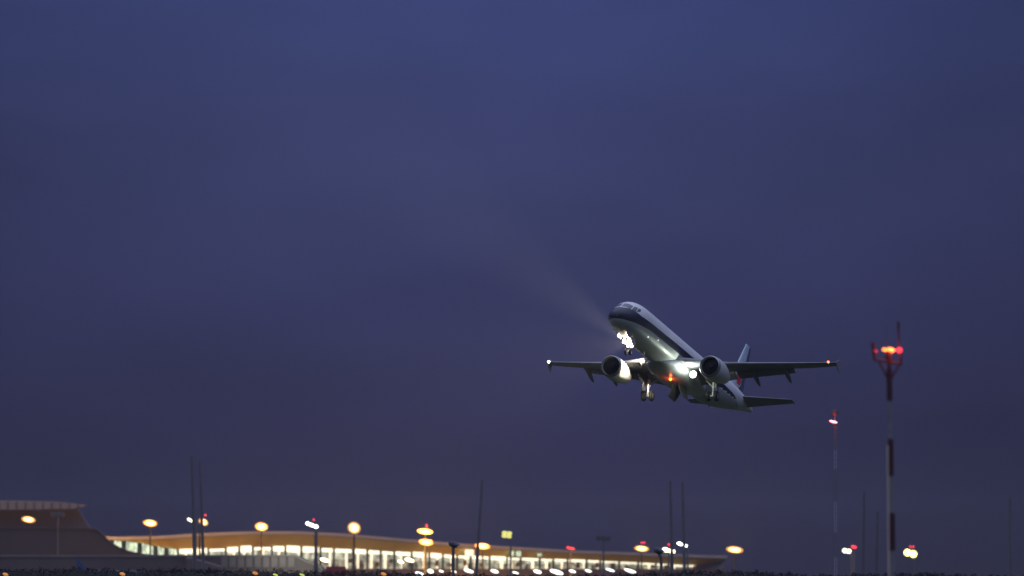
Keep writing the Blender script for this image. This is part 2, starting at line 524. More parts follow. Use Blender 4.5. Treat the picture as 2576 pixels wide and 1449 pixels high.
    b.lathe((ex + .98, ey, ez), (1, 0, 0), [(0, .95), (.04, .95)], 40)
    for k in range(22):
        a = 2 * pi * k / 22
        rd = Vector((0, cos(a), sin(a))); tg = Vector((0, -sin(a), cos(a)))
        c = Vector((ex + .9, ey, ez))
        b.add([c + rd * .25 - tg * .03 - Vector((.06, 0, 0)), c + rd * .25 + tg * .03, c + rd * .94 + tg * .12, c + rd * .94 - tg * .10 - Vector((.08, 0, 0))], [(0, 1, 2, 3)])
    b.build("fan", mt_fan, en)
    b = MB(); b.lathe((ex + .32, ey, ez), (1, 0, 0), [(0, .01), (.15, .12), (.35, .22), (.6, .28)], 20)
    b.build("spinner", mt_exh, en, smooth=True)
    b = MB(); b.lathe((ex + 4.2, ey, ez + .02), (1, 0, .02), [(0, .55), (.5, .5), (1.1, .30), (1.5, .06)], 24)
    b.build("exhaust_cone", mt_exh, en, smooth=True)
    b = MB()
    b.rings([[Vector((ex + dx, ey + dy, ez + dz)) for dx, dy in ((a0, 0), (a0 + .7, .2), (a1, .12), (a1, -.12), (a0 + .7, -.2))] for a0, a1, dz in ((.9, 5.0, 1.0), (1.7, 5.4, 1.3), (3.0, 6.4, 1.5))])
    b.build("pylon", mt_nac, en, smooth=True)

    # tailplane
    b = MB(); b.rings([airfoil(37.2 + .62 * (y - .6) * 1.0, s * y, .85 + .105 * (y - .6), 4.1 + (1.35 - 4.1) * (y - .6) / 5.65, .10, radians(3)) for y in (.6, 1.5, 3, 4.5, 5.6, 6.1, 6.25)])
    b.build("tailplane", mt_wing, plane, smooth=True, auto=60)

    # main landing gear
    gx, gy, wz = 22.0, s * 3.80, -3.55
    b = MB()
    b.tube((gx - .1, gy, -1.3), (gx, gy, -2.75), .17, n=14)
    b.tube((gx, gy, -2.7), (gx, gy, wz), .11, n=12)
    b.tube((gx, gy - .42, wz), (gx, gy + .42, wz), .09, n=10)
    b.tube((gx + .12, gy, -2.65), (gx + .42, gy, -3.05), .04); b.tube((gx + .42, gy, -3.05), (gx + .1, gy, wz + .05), .04)
    b.tube((gx - .35, gy, -1.4), (gx - .05, gy, -2.4), .05)
    mg = b.build("main_gear", mt_strut, plane, smooth=True)
    b = MB(); b.tube((gx, gy, -2.6), (gx, gy - s * .85, -1.85), .075); b.tube((gx, gy - s * .85, -1.85), (gx, gy - s * 1.35, -1.35), .085)
    b.build("side_brace", mt_strut, mg, smooth=True)
    for o in (-.46, .46):
        b = MB()
        b.mat(0).lathe((gx, gy + o - .2, wz), (0, 1, 0), [(0, .36), (.0, .44), (.05, .54), (.12, .585), (.28, .585), (.35, .54), (.4, .44), (.4, .36)], 28)
        b.mat(1).lathe((gx, gy + o - .215, wz), (0, 1, 0), [(0, .12), (0, .30), (.03, .34), (.40, .34), (.43, .30), (.43, .12)], 24)
        b.build("wheel", [mt_tyre, mt_rim], mg, smooth=True)
    b = MB(); Rz = Matrix.Rotation(radians(8 * s), 3, 'X')
    b.box((gx - .05, gy + s * .42, -2.15), (1.05, .05, 1.75), Rz)
    b.build("gear_leg_door", mt_belly, mg)

# open belly doors between the main gear
mt_bay = mat("bay_door_dark_paint", (.09, .09, .09), .5)
for s in (1, -1):
    b = MB(); rr = []
    for k in range(9):
        u = k / 8
        y = s * (.30 + .55 * u * u) ; z = -2.45 - 1.55 * u
        rr.append([Vector((20.3 + .3 * u, y, z)), Vector((23.0 - .2 * u, y, z)), Vector((23.0 - .2 * u, y + s * .06, z)), Vector((20.3 + .3 * u, y + s * .06, z))])
    b.rings(rr); b.build("wheel_bay_door", mt_bay, fair, smooth=True)
# nose gear
gx, wz = 5.07, -3.45
b = MB()
b.tube((gx + .15, 0, -1.9), (gx, 0, -2.8), .11, n=12); b.tube((gx, 0, -2.75), (gx - .02, 0, wz), .075, n=12)
b.tube((gx - .02, -.3, wz), (gx - .02, .3, wz), .06)
b.tube((gx - 1.1, .0, -1.95), (gx, 0, -2.6), .05)
b.tube((gx, -.42, -2.45), (gx, .42, -2.45), .05)
ngear = b.build("nose_gear", mt_strut, plane, smooth=True)
for o in (-.25, .25):
    b = MB()
    b.mat(0).lathe((gx - .02, o - .11, wz), (0, 1, 0), [(0, .2), (0, .28), (.04, .35), (.09, .38), (.14, .38), (.19, .35), (.22, .28), (.22, .2)], 24)
    b.mat(1).lathe((gx - .02, o - .12, wz), (0, 1, 0), [(0, .08), (0, .18), (.02, .21), (.22, .21), (.24, .18), (.24, .08)], 20)
    b.build("wheel", [mt_tyre, mt_rim], ngear, smooth=True)
for s in (1, -1):
    b = MB(); b.box((gx - .1, s * .5, -2.3), (1.3, .04, .7), Matrix.Rotation(radians(10 * s), 3, 'X'))
    b.build("gear_leg_door", mt_belly, ngear)
    b = MB(); b.box((gx - 1.6, s * .55, -2.12), (1.3, .04, .45), Matrix.Rotation(radians(14 * s), 3, 'X'))
    b.build("gear_leg_door", mt_belly, ngear)
NLAMPS = [(gx - .2, .30, -2.45, .23), (gx - .2, -.30, -2.45, .23), (gx - .2, 0.0, -2.05, .24), (gx - .2, .0, -2.85, .20), (gx - .2, -.42, -2.9, .18)]
for (x, y, z, r_) in NLAMPS:
    b = MB()
    b.mat(0).lathe((x, y, z), (-1, 0, 0), [(-.2, .06), (-.08, r_ * .9), (0, r_), (.03, r_)], 18)
    b.mat(1).lathe((x - .032, y, z), (-1, 0, 0), [(0, r_ * .95), (.04, r_ * .7), (.06, .01)], 18)
    b.build("landing_lamp", [mt_lip, em_land], ngear, smooth=True)

# fin, rudder, emblem
def fin_sec(z):
    t = (z - 1.6) / (8.05 - 1.6)
    return 36.1 + t * (41.15 - 36.1), 5.3 + t * (1.75 - 5.3)
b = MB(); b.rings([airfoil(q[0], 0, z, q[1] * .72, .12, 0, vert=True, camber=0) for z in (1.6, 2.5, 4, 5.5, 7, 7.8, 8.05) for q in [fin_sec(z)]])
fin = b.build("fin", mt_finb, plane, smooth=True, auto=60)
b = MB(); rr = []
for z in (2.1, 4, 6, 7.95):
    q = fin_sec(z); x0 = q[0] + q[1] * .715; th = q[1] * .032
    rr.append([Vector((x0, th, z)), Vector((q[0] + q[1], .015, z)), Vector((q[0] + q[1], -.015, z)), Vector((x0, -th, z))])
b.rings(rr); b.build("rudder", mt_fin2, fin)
b = MB()
q = fin_sec(1.9)
b.rings([[Vector((31.2, .05, 2.0)), Vector((31.2, -.05, 2.0))], [Vector((37.0, .07, 2.6)), Vector((37.0, -.07, 2.6))], [Vector((37.8, .1, 1.8)), Vector((37.8, -.1, 1.8))]], True, True, closed=False)
b.build("fin_fillet", mt_finb, fin)
EMC = Vector((39.5, 0, 3.65))
def flower(R, npet, sc=1.0):
    P = []
    for k in range(96):
        a = 2 * pi * k / 96
        rr = R * (.74 + .26 * abs(cos(npet * a / 2)) ** .6) * sc
        P.append((rr * cos(a + pi / 2), rr * sin(a + pi / 2)))
    return P
for s in (1, -1):
    b = MB()
    for i, (sc, yo) in enumerate(((1.12, .022), (1.0, .034))):
        pts = flower(.92, 5, sc)
        def fy(x, z):
            qq = fin_sec(z); u = min(max((x - qq[0]) / (qq[1] * .72), .001), 1)
            tcx = .12
            t = 5 * tcx * (.2969 * sqrt(u) - .126 * u - .3516 * u * u + .2843 * u ** 3 - .1036 * u ** 4) * qq[1] * .72
            return max(t, .032 * qq[1]) + yo
        vs = [Vector((EMC.x, s * (fy(EMC.x, EMC.z)), EMC.z))]
        for rr_ in (.5, 1.0):
            vs += [Vector((EMC.x + px * rr_, s * fy(EMC.x + px * rr_, EMC.z + pz * 1.05 * rr_), EMC.z + pz * 1.05 * rr_)) for px, pz in pts]
        n = 96
        fs = [(0, 1 + k, 1 + (k + 1) % n) for k in range(n)] + [(1 + k, 1 + n + k, 1 + n + (k + 1) % n, 1 + (k + 1) % n) for k in range(n)]
        b.mat(i).add(vs, fs)
    b.build("tail_emblem", [mt_whp, mt_red], fin)

# belly beacon and small lamps
b = MB(); b.lathe((18.6, 0, -2.55), (0, 0, -1), [(-.05, .16), (.08, .16), (.2, .1), (.24, .01)], 16)
b.build("beacon", em_red, fair, smooth=True)
for x, y, z, th in ((9.12, 0, 0, -118),(6.63, 0, 0, -130), (14.2, 0, 0, 119)):
    p0 = fpt(x, radians(th))
    b = MB(); n_ = (p0 - Vector((x, 0, 0))).normalized()
    b.lathe(p0, n_, [(-.02, .09), (.02, .08), (.04, .01)], 12); b.build("scan_lamp", em_spot, fus, smooth=True)

# light given off by the aircraft's lamps
CW = (1.0, .89, .66); GW = (.86, 1.0, .82)
lamp_light("nose_taxi_beam", 'SPOT', (gx - .45, 0, -2.45), 5.0e5, CW, plane, (-1, 0, -.03), .25, 15, 1.0)
lamp_light("nose_flood_beam", 'SPOT', (gx - .45, 0, -2.6), 1.3e5, CW, plane, (-1, .35, -.42), .25, 60, 1.0)
lamp_light("nose_lamp_spill", 'POINT', (gx - .75, 0, -2.15), 240, CW, plane, None, .2)
lamp_light("wing_landing_beam", 'SPOT', (18.0, -2.75, -2.15), 1.2e5, GW, plane, (-1, -.07, -.03), .25, 16, .8)
lamp_light("wing_lamp_spill", 'POINT', (16.4, -3.1, -2.5), 420, GW, plane, None, .2)
lamp_light("engine_scan_beam", 'SPOT', (14.2, 2.2, -1.05), 6800, (1, .90, .66), plane, (3.3, 2.2, -1.15), .12, 70, .6)
lamp_light("beacon_glow", 'POINT', (18.6, 0, -3.0), 26, (1, .10, .02), plane, None, .12)

exec_after = []
# ------------------------------------------------------------------ masts and poles
mt_pole = mat("dark_pole_paint", (.12, .115, .12), .6, noise=.2, nscale=2)
mt_poled = mat("tarred_pole", (.03, .03, .03), .7)
mt_poleg = mat("galvanised_pole", (.10, .10, .10), .5, .4, noise=.2, nscale=2)
mt_mred = mat("mast_red_paint", (.045, .010, .012), .55, noise=.25, nscale=3)
mt_mwht = mat("mast_white_paint", (.20, .20, .21), .55, noise=.2, nscale=3)
mt_house = mat("lamp_housing", (.08, .08, .085), .5, .3)
em_sod = mat("sodium_lens", (.8, .7, .4), .3, emit=(1, .62, .15), es=7)
em_sodr = mat("sodium_halo_rim", (.8, .6, .3), .3, emit=(1, .36, .03), es=.9)  # orange halo around the lamp, put into a glowing outer ring
em_warm = mat("warm_white_lens", (.8, .8, .6), .3, emit=(1, .86, .50), es=6)
em_yel = mat("yellow_green_lens", (.8, .8, .4), .3, emit=(.85, .78, .12), es=1.0)
em_ylg = mat("bright_yellow_green_lens", (.8, .8, .4), .3, emit=(1, .95, .22), es=5)
em_wht = mat("cool_white_lens", (.8, .8, .8), .3, emit=(.95, 1, .88), es=9)
em_obs = mat("obstacle_red_lens", (.5, .03, .04), .3, emit=(1, .04, .06), es=2.2)
em_obsb = mat("bright_obstacle_lens", (.5, .1, .04), .3, emit=(1, .18, .03), es=6)
em_obsp = mat("pinkish_obstacle_lens", (.5, .1, .1), .3, emit=(1, .14, .16), es=7)

PX = 2 * tan(HFOV / 2) / 2576       # metres per photo pixel per metre of distance
ORANGE = (1.0, .44, .055)

def flood_mast(px, py, D, label, lens, heads=3, hw=34, hh=13, tilt=12, obstacle=0, energy=0, pole=True, col=ORANGE, polemat=None, rows=1, name="floodlight_mast", poler=.22, off=0.0):
    """a mast with a tilted bank of lamps; hw, hh are the bank's width and height in photo pixels, off the pole's offset from the bank in photo px"""
    top = W(px, py, D)
    root = empty(name, (top.x + off * PX * D, D, 0))
    tag(root, label, "light mast", "floodlight masts of the apron")
    sc = PX * D
    k_ = .88 if lens is em_sod else .9
    w_, h_ = hw * sc * k_, hh * sc * k_ * (1.2 if lens is em_sod else .95)
    z = top.z
    ox = -off * sc
    b = MB(); b.tube((0, 0, 0), (0, 0, z - h_ * .2), poler * 1.6, poler, n=12)
    b.build("pole", polemat or (mt_poled if lens is em_sod else mt_poleg), root, smooth=True)
    R = Matrix.Rotation(radians(tilt), 3, 'Y')
    c = Vector((ox, -.6, z))
    b = MB(); b.box(c + Vector((0, .5, 0)), (w_ * 1.04, .25, .25), R)
    b.box((ox * .5, -.1, z - .12), (abs(ox) + .5, .5, .3))
    b.build("head_frame", mt_house, root)
    for rr_ in range(rows):
        for k in range(heads):
            lw = w_ / heads * 1.12; lh = h_ / rows * 1.1
            p = c + R @ Vector(((k - (heads - 1) / 2) * w_ / heads, 0, (rr_ - (rows - 1) / 2) * h_ / rows))
            bb = MB()
            n = 16
            def ring(f, yy): return [p + R @ Vector((cos(2 * pi * j / n) * lw / 2 * f, yy, sin(2 * pi * j / n) * lh / 2 * f)) for j in range(n)]
            bb.mat(0).rings([ring(.5, .45), ring(.95, .1), ring(1.0, -.1)], True, False)
            f_ = .66 if lens is em_sod else .8
            bb.mat(2).rings([ring(1.0, -.1), ring(f_, -.16)], False, False)
            bb.mat(1).rings([ring(f_, -.16), ring(.3, -.2)], False, True)
            bb.build("flood_lamp", [mt_house, lens, em_sodr if lens is em_sod else lens], root, smooth=True)
    for k in range(obstacle):
        bb = MB(); p = c + Vector((((k - (obstacle - 1) / 2) * .9 + .5), .6, h_ * .5 + .9))
        bb.mat(0).tube(p + Vector((0, 0, -1.0)), p, .06)
        bb.mat(1).lathe(p, (0, 0, 1), [(0, .26), (.3, .26), (.5, .12), (.55, .01)], 12)
        bb.build("obstacle_lamp", [mt_house, em_obs], root, smooth=True)
    if energy:
        lamp_light("flood_light", 'SPOT', c + Vector((0, 1.6, -.3)), energy, col, root, (0, .95, -.22), .6, 116, .6)
        lamp_light("flood_spill", 'POINT', c + Vector((0, 2.4, .4)), energy * .2, col, root, None, .6)
    return root

E1 = 1.8e5
flood_mast(72, 1307, 2300, "bright orange floodlight mast in front of the dark hall at the far left edge", em_sod, 1, 36, 13, 8, 0, E1 * .06)
flood_mast(378, 1316, 2300, "orange floodlight mast above the slanted windows of the terminal's swooping end", em_sod, 1, 36, 14, 6, 0, E1 * .22)
flood_mast(658, 1325, 2250, "orange floodlight mast before the highest point of the terminal roof", em_sod, 1, 32, 18, 6, 0, E1)
flood_mast(891, 1328, 2200, "largest and brightest orange floodlight, just right of the white lamp mast", em_sod, 1, 33, 25, 24, 0, E1 * 1.5)
flood_mast(1069, 1337, 2250, "tall orange mast with a second bank of lamps hanging lower on it", em_sod, 1, 40, 11, 6, 1, E1 * .7)
flood_mast(1072, 1364, 2230, "lower orange lamp bank under the double orange mast's upper bank", em_sod, 1, 36, 13, 6, 0, E1 * .7)
flood_mast(1214, 1374, 2300, "orange floodlight at the foot of the lone leaning pole", em_sod, 1, 38, 13, 4, 0, E1)
flood_mast(1614, 1380, 2500, "orange floodlight mast with red lamp left of the dark curved lamp post", em_sod, 1, 38, 12, 5, 2, E1)
flood_mast(1848, 1383, 2500, "orange floodlight mast at the pointed right tip of the terminal roof", em_sod, 1, 44, 14, 6, 0, E1)
flood_mast(512, 1313, 2150, "orange floodlight directly behind the pair of tall thin poles", em_sod, 1, 26, 14, 28, 1, E1 * .08, off=-10)
flood_mast(480, 1309, 2100, "small cream lamp on a pale post left of the tall pole pair", em_warm, 2, 18, 6, 26, 0, 0, off=12, poler=.3)
flood_mast(785, 1321, 2100, "greenish white lamp mast with red top lamp left of the brightest orange floodlight", em_wht, 3, 34, 8, 20, 1, 2e4, col=(.9, 1, .85), off=10, poler=.42)
flood_mast(1275, 1345, 2100, "dull yellow double-row lamp mast right of the lone leaning pole", em_yel, 2, 27, 19, 6, 0, 0, rows=2, off=10, polemat=mt_pole)
flood_mast(1518, 1354, 2000, "unlit dark floodlight mast above the right half of the terminal", mt_house, 3, 40, 15, 3, 0, 0, polemat=mt_pole)
flood_mast(145, 1295, 2250, "unlit dark lamp mast in front of the left hall's canopy", mt_house, 3, 40, 16, 3, 0, 0, polemat=mt_pole)
flood_mast(1682, 1385, 2100, "pair of warm white lamps with red lamps beside the dark curved lamp post", em_warm, 2, 34, 11, 12, 2, 1e4, col=(1, .85, .5), polemat=mt_pole)
flood_mast(1716, 1370, 2000, "white lamp on a dark mast at the foot of the right-hand thin pole pair", em_wht, 2, 28, 7, 20, 0, 0, off=14, polemat=mt_pole)
flood_mast(2130, 1386, 2300, "cream lamp bank with a red lamp between the grey mast and the red white mast", em_warm, 2, 22, 11, 10, 0, 6e3, col=(1, .85, .5), off=12, polemat=mt_pole)
flood_mast(2290, 1392, 2300, "yellow-green lamp bank with red lamps right of the red and white mast", em_ylg, 2, 34, 18, 14, 2, 1e4, col=(1, .95, .4), off=12)
flood_mast(1435, 1379, 2550, "two red obstacle lamps on a short mast over the terminal roof", em_obs, 2, 22, 5, 12, 0, 0, polemat=mt_pole)
flood_mast(2148, 1376, 2290, "single red lamp on a mast just above the cream lamp bank", em_obs, 1, 14, 8, 12, 0, 0, polemat=mt_pole)

def pole(px0, py0, px1, D, wpx, label, group="thin leaning poles on the airfield"):
    """top at (px0, py0), foot below px1"""
    t = W(px0, py0, D); f = W(px1, 1443, D)
    b = MB(); d = Vector((t.x - f.x, 0, t.z)); r0 = wpx * PX * D / 2
    b.tube((0, 0, 0), d * .5, r0 * 1.15, r0, n=12); b.tube(d * .5, d, r0, r0 * .8, n=12)
    o = b.build("pole", mt_pole, None, smooth=True); o.name = "thin_pole"
    o.location = (f.x, D, 0)
    tag(o, label, "pole", group)
pole(482, 1148, 491, 1500, 7.5, "tall dark pole, the left one of the close pair left of the terminal roof's peak")
pole(502, 1156, 514, 1510, 7.5, "tall dark pole, the right one of the close pair left of the terminal roof's peak")
pole(1213, 1208, 1196, 1500, 7.5, "lone thin pole leaning right above an orange floodlight near the middle")
pole(1686, 1210, 1692, 1500, 7.5, "faint thin pole, left one of the pair below the airliner's tail")
pole(1717, 1215, 1723, 1510, 7.5, "faint thin pole, right one of the pair, behind the small white lamp")
pole(2174, 1235, 2171, 1400, 7, "very faint pole close to the right of the red-lit grey mast")
pole(2208, 1288, 2203, 1400, 7, "very faint short pole just left of the red and white mast")
pole(2541, 1250, 2541, 1500, 8, "very faint pole alone at the far right edge")

# big red and white obstacle mast
D = 400; base = W(2244, 1443, D)
mast = empty("obstacle_mast", (base.x, D, 0))
tag(mast, "red and white striped obstacle mast with antenna arms and glowing red lamps", "mast")
def MZ(px, py): q = W(px, py, D); return Vector((q.x - base.x, 0, q.z))
sg = [(1462, 2246), (1384, 2245), (1290, 2244), (1105, 2240), (1008, 2238), (915, 2238)]
b = MB()
segs = [((2246, 1500), (2245.5, 1384), .115, 1), ((2245.5, 1384), (2244, 1291), .155, 0), ((2244, 1291), (2241.5, 1197), .12, 1), ((2241.5, 1197), (2240.5, 1104), .15, 0), ((2240.5, 1104), (2238, 1008), .105, 1), ((2238, 1008), (2237, 930), .155, 0), ((2237, 930), (2237, 880), .10, 0)]
for (a, c_, r_, k) in segs:
    pa, pb = MZ(*a), MZ(*c_)
    if pa.z < 0 or a[1] == 1500: pa = Vector((pa.x, 0, 0))
    b = MB(); b.tube(pa, pb, r_, n=16)
    o = b.build("pole_section", [mt_mred, mt_mwht][k], mast, smooth=True)
    o['label'] = ["dark red mast section", "white mast section"][k]
# a parallel cable duct, pale, beside the lower sections
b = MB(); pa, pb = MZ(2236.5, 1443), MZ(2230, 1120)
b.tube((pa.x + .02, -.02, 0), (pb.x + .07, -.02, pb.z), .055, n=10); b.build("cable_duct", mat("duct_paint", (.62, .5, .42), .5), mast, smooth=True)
# top platform frame
frame = MB()
p_l, p_r, p_c = MZ(2200, 905), MZ(2267, 916), MZ(2237, 912)
frame.tube(p_l, p_r, .07); frame.tube(p_l + Vector((0, .5, .02)), p_r + Vector((0, .5, .02)), .06)
frame.tube(p_l, p_l + Vector((0, .5, .02)), .06); frame.tube(p_r, p_r + Vector((0, .5, .02)), .06)
frame.tube(MZ(2233, 952), MZ(2211, 908), .055); frame.tube(MZ(2242, 952), MZ(2264, 914), .055)
frame.tube(MZ(2237, 950) + Vector((0, 0, 0)), MZ(2237, 912) + Vector((0, .5, 0)), .05)
frame.box(MZ(2234, 898) + Vector((0, .2, 0)), (.3, .35, .22)); frame.box(MZ(2239, 906) + Vector((0, .2, 0)), (.42, .4, .12))
frame.build("head_frame", mt_mred, mast, smooth=True)
b = MB(); b.tube(p_l, MZ(2198, 880), .085); b.tube(MZ(2198, 880), MZ(2196, 862), .11, .11); b.build("antenna", mt_mred, mast, smooth=True)
b = MB(); b.tube(p_r, MZ(2262, 872), .08); b.tube(MZ(2262, 872), MZ(2260, 830), .05); b.tube(MZ(2260, 830), MZ(2260, 810), .075); b.build("antenna", mt_mred, mast, smooth=True)
b = MB(); b.tube(MZ(2231, 890), MZ(2229, 820), .012); b.build("antenna", mt_mred, mast)
def obs_lamp(parent, p, rx, lens, tilt=12, hz=.10):
    b = MB(); R = Matrix.Rotation(radians(tilt), 3, 'Y'); n = 14
    def ring(f, y): return [p + R @ Vector((cos(2 * pi * j / n) * rx * f, y, sin(2 * pi * j / n) * hz * f)) for j in range(n)]
    b.mat(1).rings([ring(.4, -.16), ring(.9, -.10), ring(1, .0), ring(.9, .1), ring(.4, .16)])
    b.mat(0).box(p + Vector((0, 0, -hz - .06)), (rx * .9, .14, .12), R)
    b.build("obstacle_lamp", [mt_house, lens], parent, smooth=True)
obs_lamp(mast, MZ(2241, 880), .22, em_obsb); obs_lamp(mast, MZ(2226, 880), .14, em_obsb, hz=.07)
obs_lamp(mast, MZ(2263, 881), .14, em_obs, hz=.15); obs_lamp(mast, MZ(2203, 883), .11, em_obs, 20, .025)
lamp_light("obstacle_glow", 'POINT', MZ(2246, 880) + Vector((0, -.3, 0)), 50, (1, .10, .04), mast, None, .1)

# lattice mast with one red lamp
D = 700; base = W(2101, 1443, D); lm = empty("lattice_mast", (base.x, D, 0))
tag(lm, "faint grey sectioned mast with one bright red lamp near its top", "mast")
mt_l1 = mat("mast_grey_paint", (.16, .15, .18), .6); mt_l2 = mat("mast_pale_paint", (.30, .30, .36), .6)
zt = W(2101, 1030, D).z; zs = [0] + [W(2101, p_, D).z for p_ in (1402, 1340, 1262, 1180, 1130, 1070)]
for i, (z0, z1) in enumerate(zip(zs, zs[1:])):
    b = MB(); hw = .17
    for sx, sy in ((1, 0), (-.5, .87), (-.5, -.87)):
        b.tube((hw * sx, hw * sy, z0), (hw * sx, hw * sy, z1), .04, n=6)
    k = 0; z = z0
    while z < z1 - .1:
        zz = min(z + .45, z1)
        for a in range(3):
            p = [(1, 0), (-.5, .87), (-.5, -.87)]
            u, v = p[a], p[(a + 1) % 3]
            b.tube((hw * u[0], hw * u[1], z), (hw * v[0], hw * v[1], zz), .022, n=5)
        z = zz
    b.build("mast_section", [mt_l2, mt_l1][i % 2], lm)
b = MB(); b.tube((0, 0, zs[-1]), (0, 0, zt), .06); b.lathe((0, 0, zt - .65), (0, 0, 1), [(0, .05), (.2, .28), (.5, .34), (.7, .3)], 12); b.build("wind_sensor", mt_l1, lm, smooth=True)
q = W(2096, 1061, D); obs_lamp(lm, Vector((q.x - base.x, -.25, q.z)), .40, em_obsp, 14, .13)
lamp_light("obstacle_glow", 'POINT', (q.x - base.x, -.7, q.z), 25, (1, .08, .08), lm, None, .1)

# two dark near lamp posts
def lamp_post(px, py, D, label, curved):
    t = W(px, py, D); root = empty("lamp_post", (t.x + (.25 if curved else 0), D, 0)); tag(root, label, "lamp post", "dark unlit lamp posts at the hedge")
    sc = PX * D; ox = -.25 if curved else 0
    b = MB()
    if curved:
        pts = [Vector((0, 0, 0)), Vector((0, 0, t.z - .9)), Vector((-.06, 0, t.z - .5)), Vector((-.2, 0, t.z - .2)), Vector((-.42, 0, t.z))]
    else:
        pts = [Vector((0, 0, 0)), Vector((.0, 0, t.z - .2))]
    for a, c_ in zip(pts, pts[1:]): b.tube(a, c_, .14, .13, n=10)
    b.build("pole", mt_pole, root, smooth=True)
    b = MB(); R = Matrix.Rotation(radians(18), 3, 'Y')
    n = 14; hx = .42
    def ring(f, z): return [Vector((ox, 0, t.z)) + R @ Vector((cos(2 * pi * j / n) * hx * f, sin(2 * pi * j / n) * .3 * f, z)) for j in range(n)]
    b.rings([ring(.5, -.22), ring(.9, -.12), ring(1, .05), ring(.8, .2), ring(.3, .27)])
    b.build("lamp_head", mt_house, root, smooth=True)
    b = MB(); b.box(Vector((ox + .3, -.15, t.z + .02)), (.5, .3, .16), R); b.build("glare_shield", mat("shield_blue_grey", (.20, .26, .36), .4), root)
lamp_post(1140, 1370, 600, "dark unlit lamp post silhouetted against the lit windows near the middle", False)
lamp_post(1656, 1386, 620, "dark lamp post with a curved neck before the terminal's right end", True)

# ------------------------------------------------------------------ terminal
mt_soff = mat("soffit_cream_panels", (.52, .38, .13), .7, noise=.08, nscale=.15)
mt_roofedge = mat("roof_edge_metal", (.50, .47, .46), .5, .2, noise=.1, nscale=.1)
mt_rooftop = mat("roof_sheet_metal", (.32, .32, .33), .5, .3)
mt_brown = mat("brown_cladding", (.10, .072, .062), .8, noise=.15, nscale=.1)
mt_brown2 = mat("pale_brown_cladding", (.17, .135, .12), .8, noise=.15, nscale=.2)
mt_mull = mat("mullion_metal", (.22, .22, .21), .5, .4)
mt_floor = mat("terminal_floor", (.4, .38, .34), .5)
def lit_glass(name, col, es, var=.6, sc=.35):
    m = bpy.data.materials.new(name); m.use_nodes = True; t = m.node_tree; b = t.nodes['Principled BSDF']
    b.inputs['Base Color'].default_value = (.05, .06, .06, 1); b.inputs['Roughness'].default_value = .1
    c = t.nodes.new('ShaderNodeTexCoord'); mpn = t.nodes.new('ShaderNodeMapping'); mpn.inputs['Scale'].default_value = (1, 1, 1.5)
    n = t.nodes.new('ShaderNodeTexNoise'); n.inputs['Scale'].default_value = sc; n.inputs['Detail'].default_value = 3
    t.links.new(c.outputs['Object'], mpn.inputs[0]); t.links.new(mpn.outputs[0], n.inputs['Vector'])
    r_ = t.nodes.new('ShaderNodeMapRange'); r_.inputs['From Min'].default_value = .35; r_.inputs['From Max'].default_value = .65
    r_.inputs['To Min'].default_value = es * (1 - var); r_.inputs['To Max'].default_value = es * (1 + var)
    t.links.new(n.outputs[0], r_.inputs[0]); t.links.new(r_.outputs[0], b.inputs['Emission Strength'])
    b.inputs['Emission Color'].default_value = (*col, 1); m.cycles.emission_sampling = 'NONE'
    return m
em_win = lit_glass("lit_hall_glass", (.96, .93, .68), .5, .8, .22)
em_win2 = lit_glass("lit_lower_glass", (.95, .85, .58), .34, .95, .2)
em_wing2 = lit_glass("greenish_lit_glass", (.74, .88, .62), 1.0, .6)
em_ceil = mat("ceiling_light_strip", (.8, .8, .8), .4, emit=(1, .95, .68), es=1.6)
em_col = mat("lit_column", (.8, .8, .7), .5, emit=(1, .93, .68), es=1.2)

def tab(T, x):
    return lerp_tab([(a, b) for a, b in T], x)[0]
ROOF = [(255, 1350), (290, 1352), (380, 1350), (430, 1348), (520, 1342), (600, 1339), (660, 1337.5), (760, 1338), (860, 1343), (1000, 1355), (1150, 1368), (1300, 1377), (1450, 1386), (1600, 1391), (1760, 1397), (1828, 1399)]
SOFF = [(255, 1357), (290, 1359), (345, 1365), (385, 1373), (440, 1382), (560, 1378), (640, 1374.5), (700, 1374.5), (860, 1380), (1000, 1388), (1150, 1397), (1300, 1403), (1450, 1408), (1600, 1415), (1745, 1424), (1828, 1407)]
def TD(px): return 2340 + .30 * (px - 255)
term = empty("terminal_building", (W(900, 1443, TD(900)).x, TD(900), 0))
tag(term, "long airport terminal with glowing white windows under a curved orange-lit roof", "terminal building")
T0 = term.location.copy()
def TP(px, py, dd=0.0):
    q = W(px, py, TD(px)); return Vector((q.x - T0.x, TD(px) + dd - T0.y, q.z))
pxs = [255 + (1828 - 255) * i / 60 for i in range(61)]
# roof: overhanging edge, soffit and the sheet behind
b = MB(); rr = []
for p_ in pxs:
    e = TP(p_, tab(ROOF, p_), -9); s_ = TP(p_, tab(SOFF, p_), 0)
    e.x = TP(p_, 1400).x
    s_.z = max(s_.z, 3.0)
    rr.append([s_, e + (s_ - e) * .5 + Vector((0, 0, .5)), e + Vector((0, 0, -.9)) + (s_ - e) * .06])
b.rings(rr, False, False, closed=False)
b.build("soffit", mt_soff, term, smooth=True)
b = MB(); rr = []
for p_ in pxs:
    e = TP(p_, tab(ROOF, p_), -9); s_ = TP(p_, tab(SOFF, p_), 0); e.x = TP(p_, 1400).x
    lo_ = e + Vector((0, -.05, -.9)) + (s_ - e) * .06
    rr.append([lo_, e, e + Vector((0, 20, .05)), e + Vector((0, 60, -2.5)), Vector((e.x, e.y + 60, 0))])
b.rings(rr, False, False, closed=False)
b.build("roof", mt_rooftop, term, smooth=True)
b = MB(); rr = []
for p_ in pxs:
    e = TP(p_, tab(ROOF, p_), -9); e.x = TP(p_, 1400).x
    rr.append([e + Vector((0, -.35, -.85)), e + Vector((0, -.35, .12)), e + Vector((0, .25, .12)), e + Vector((0, .25, -.85))])
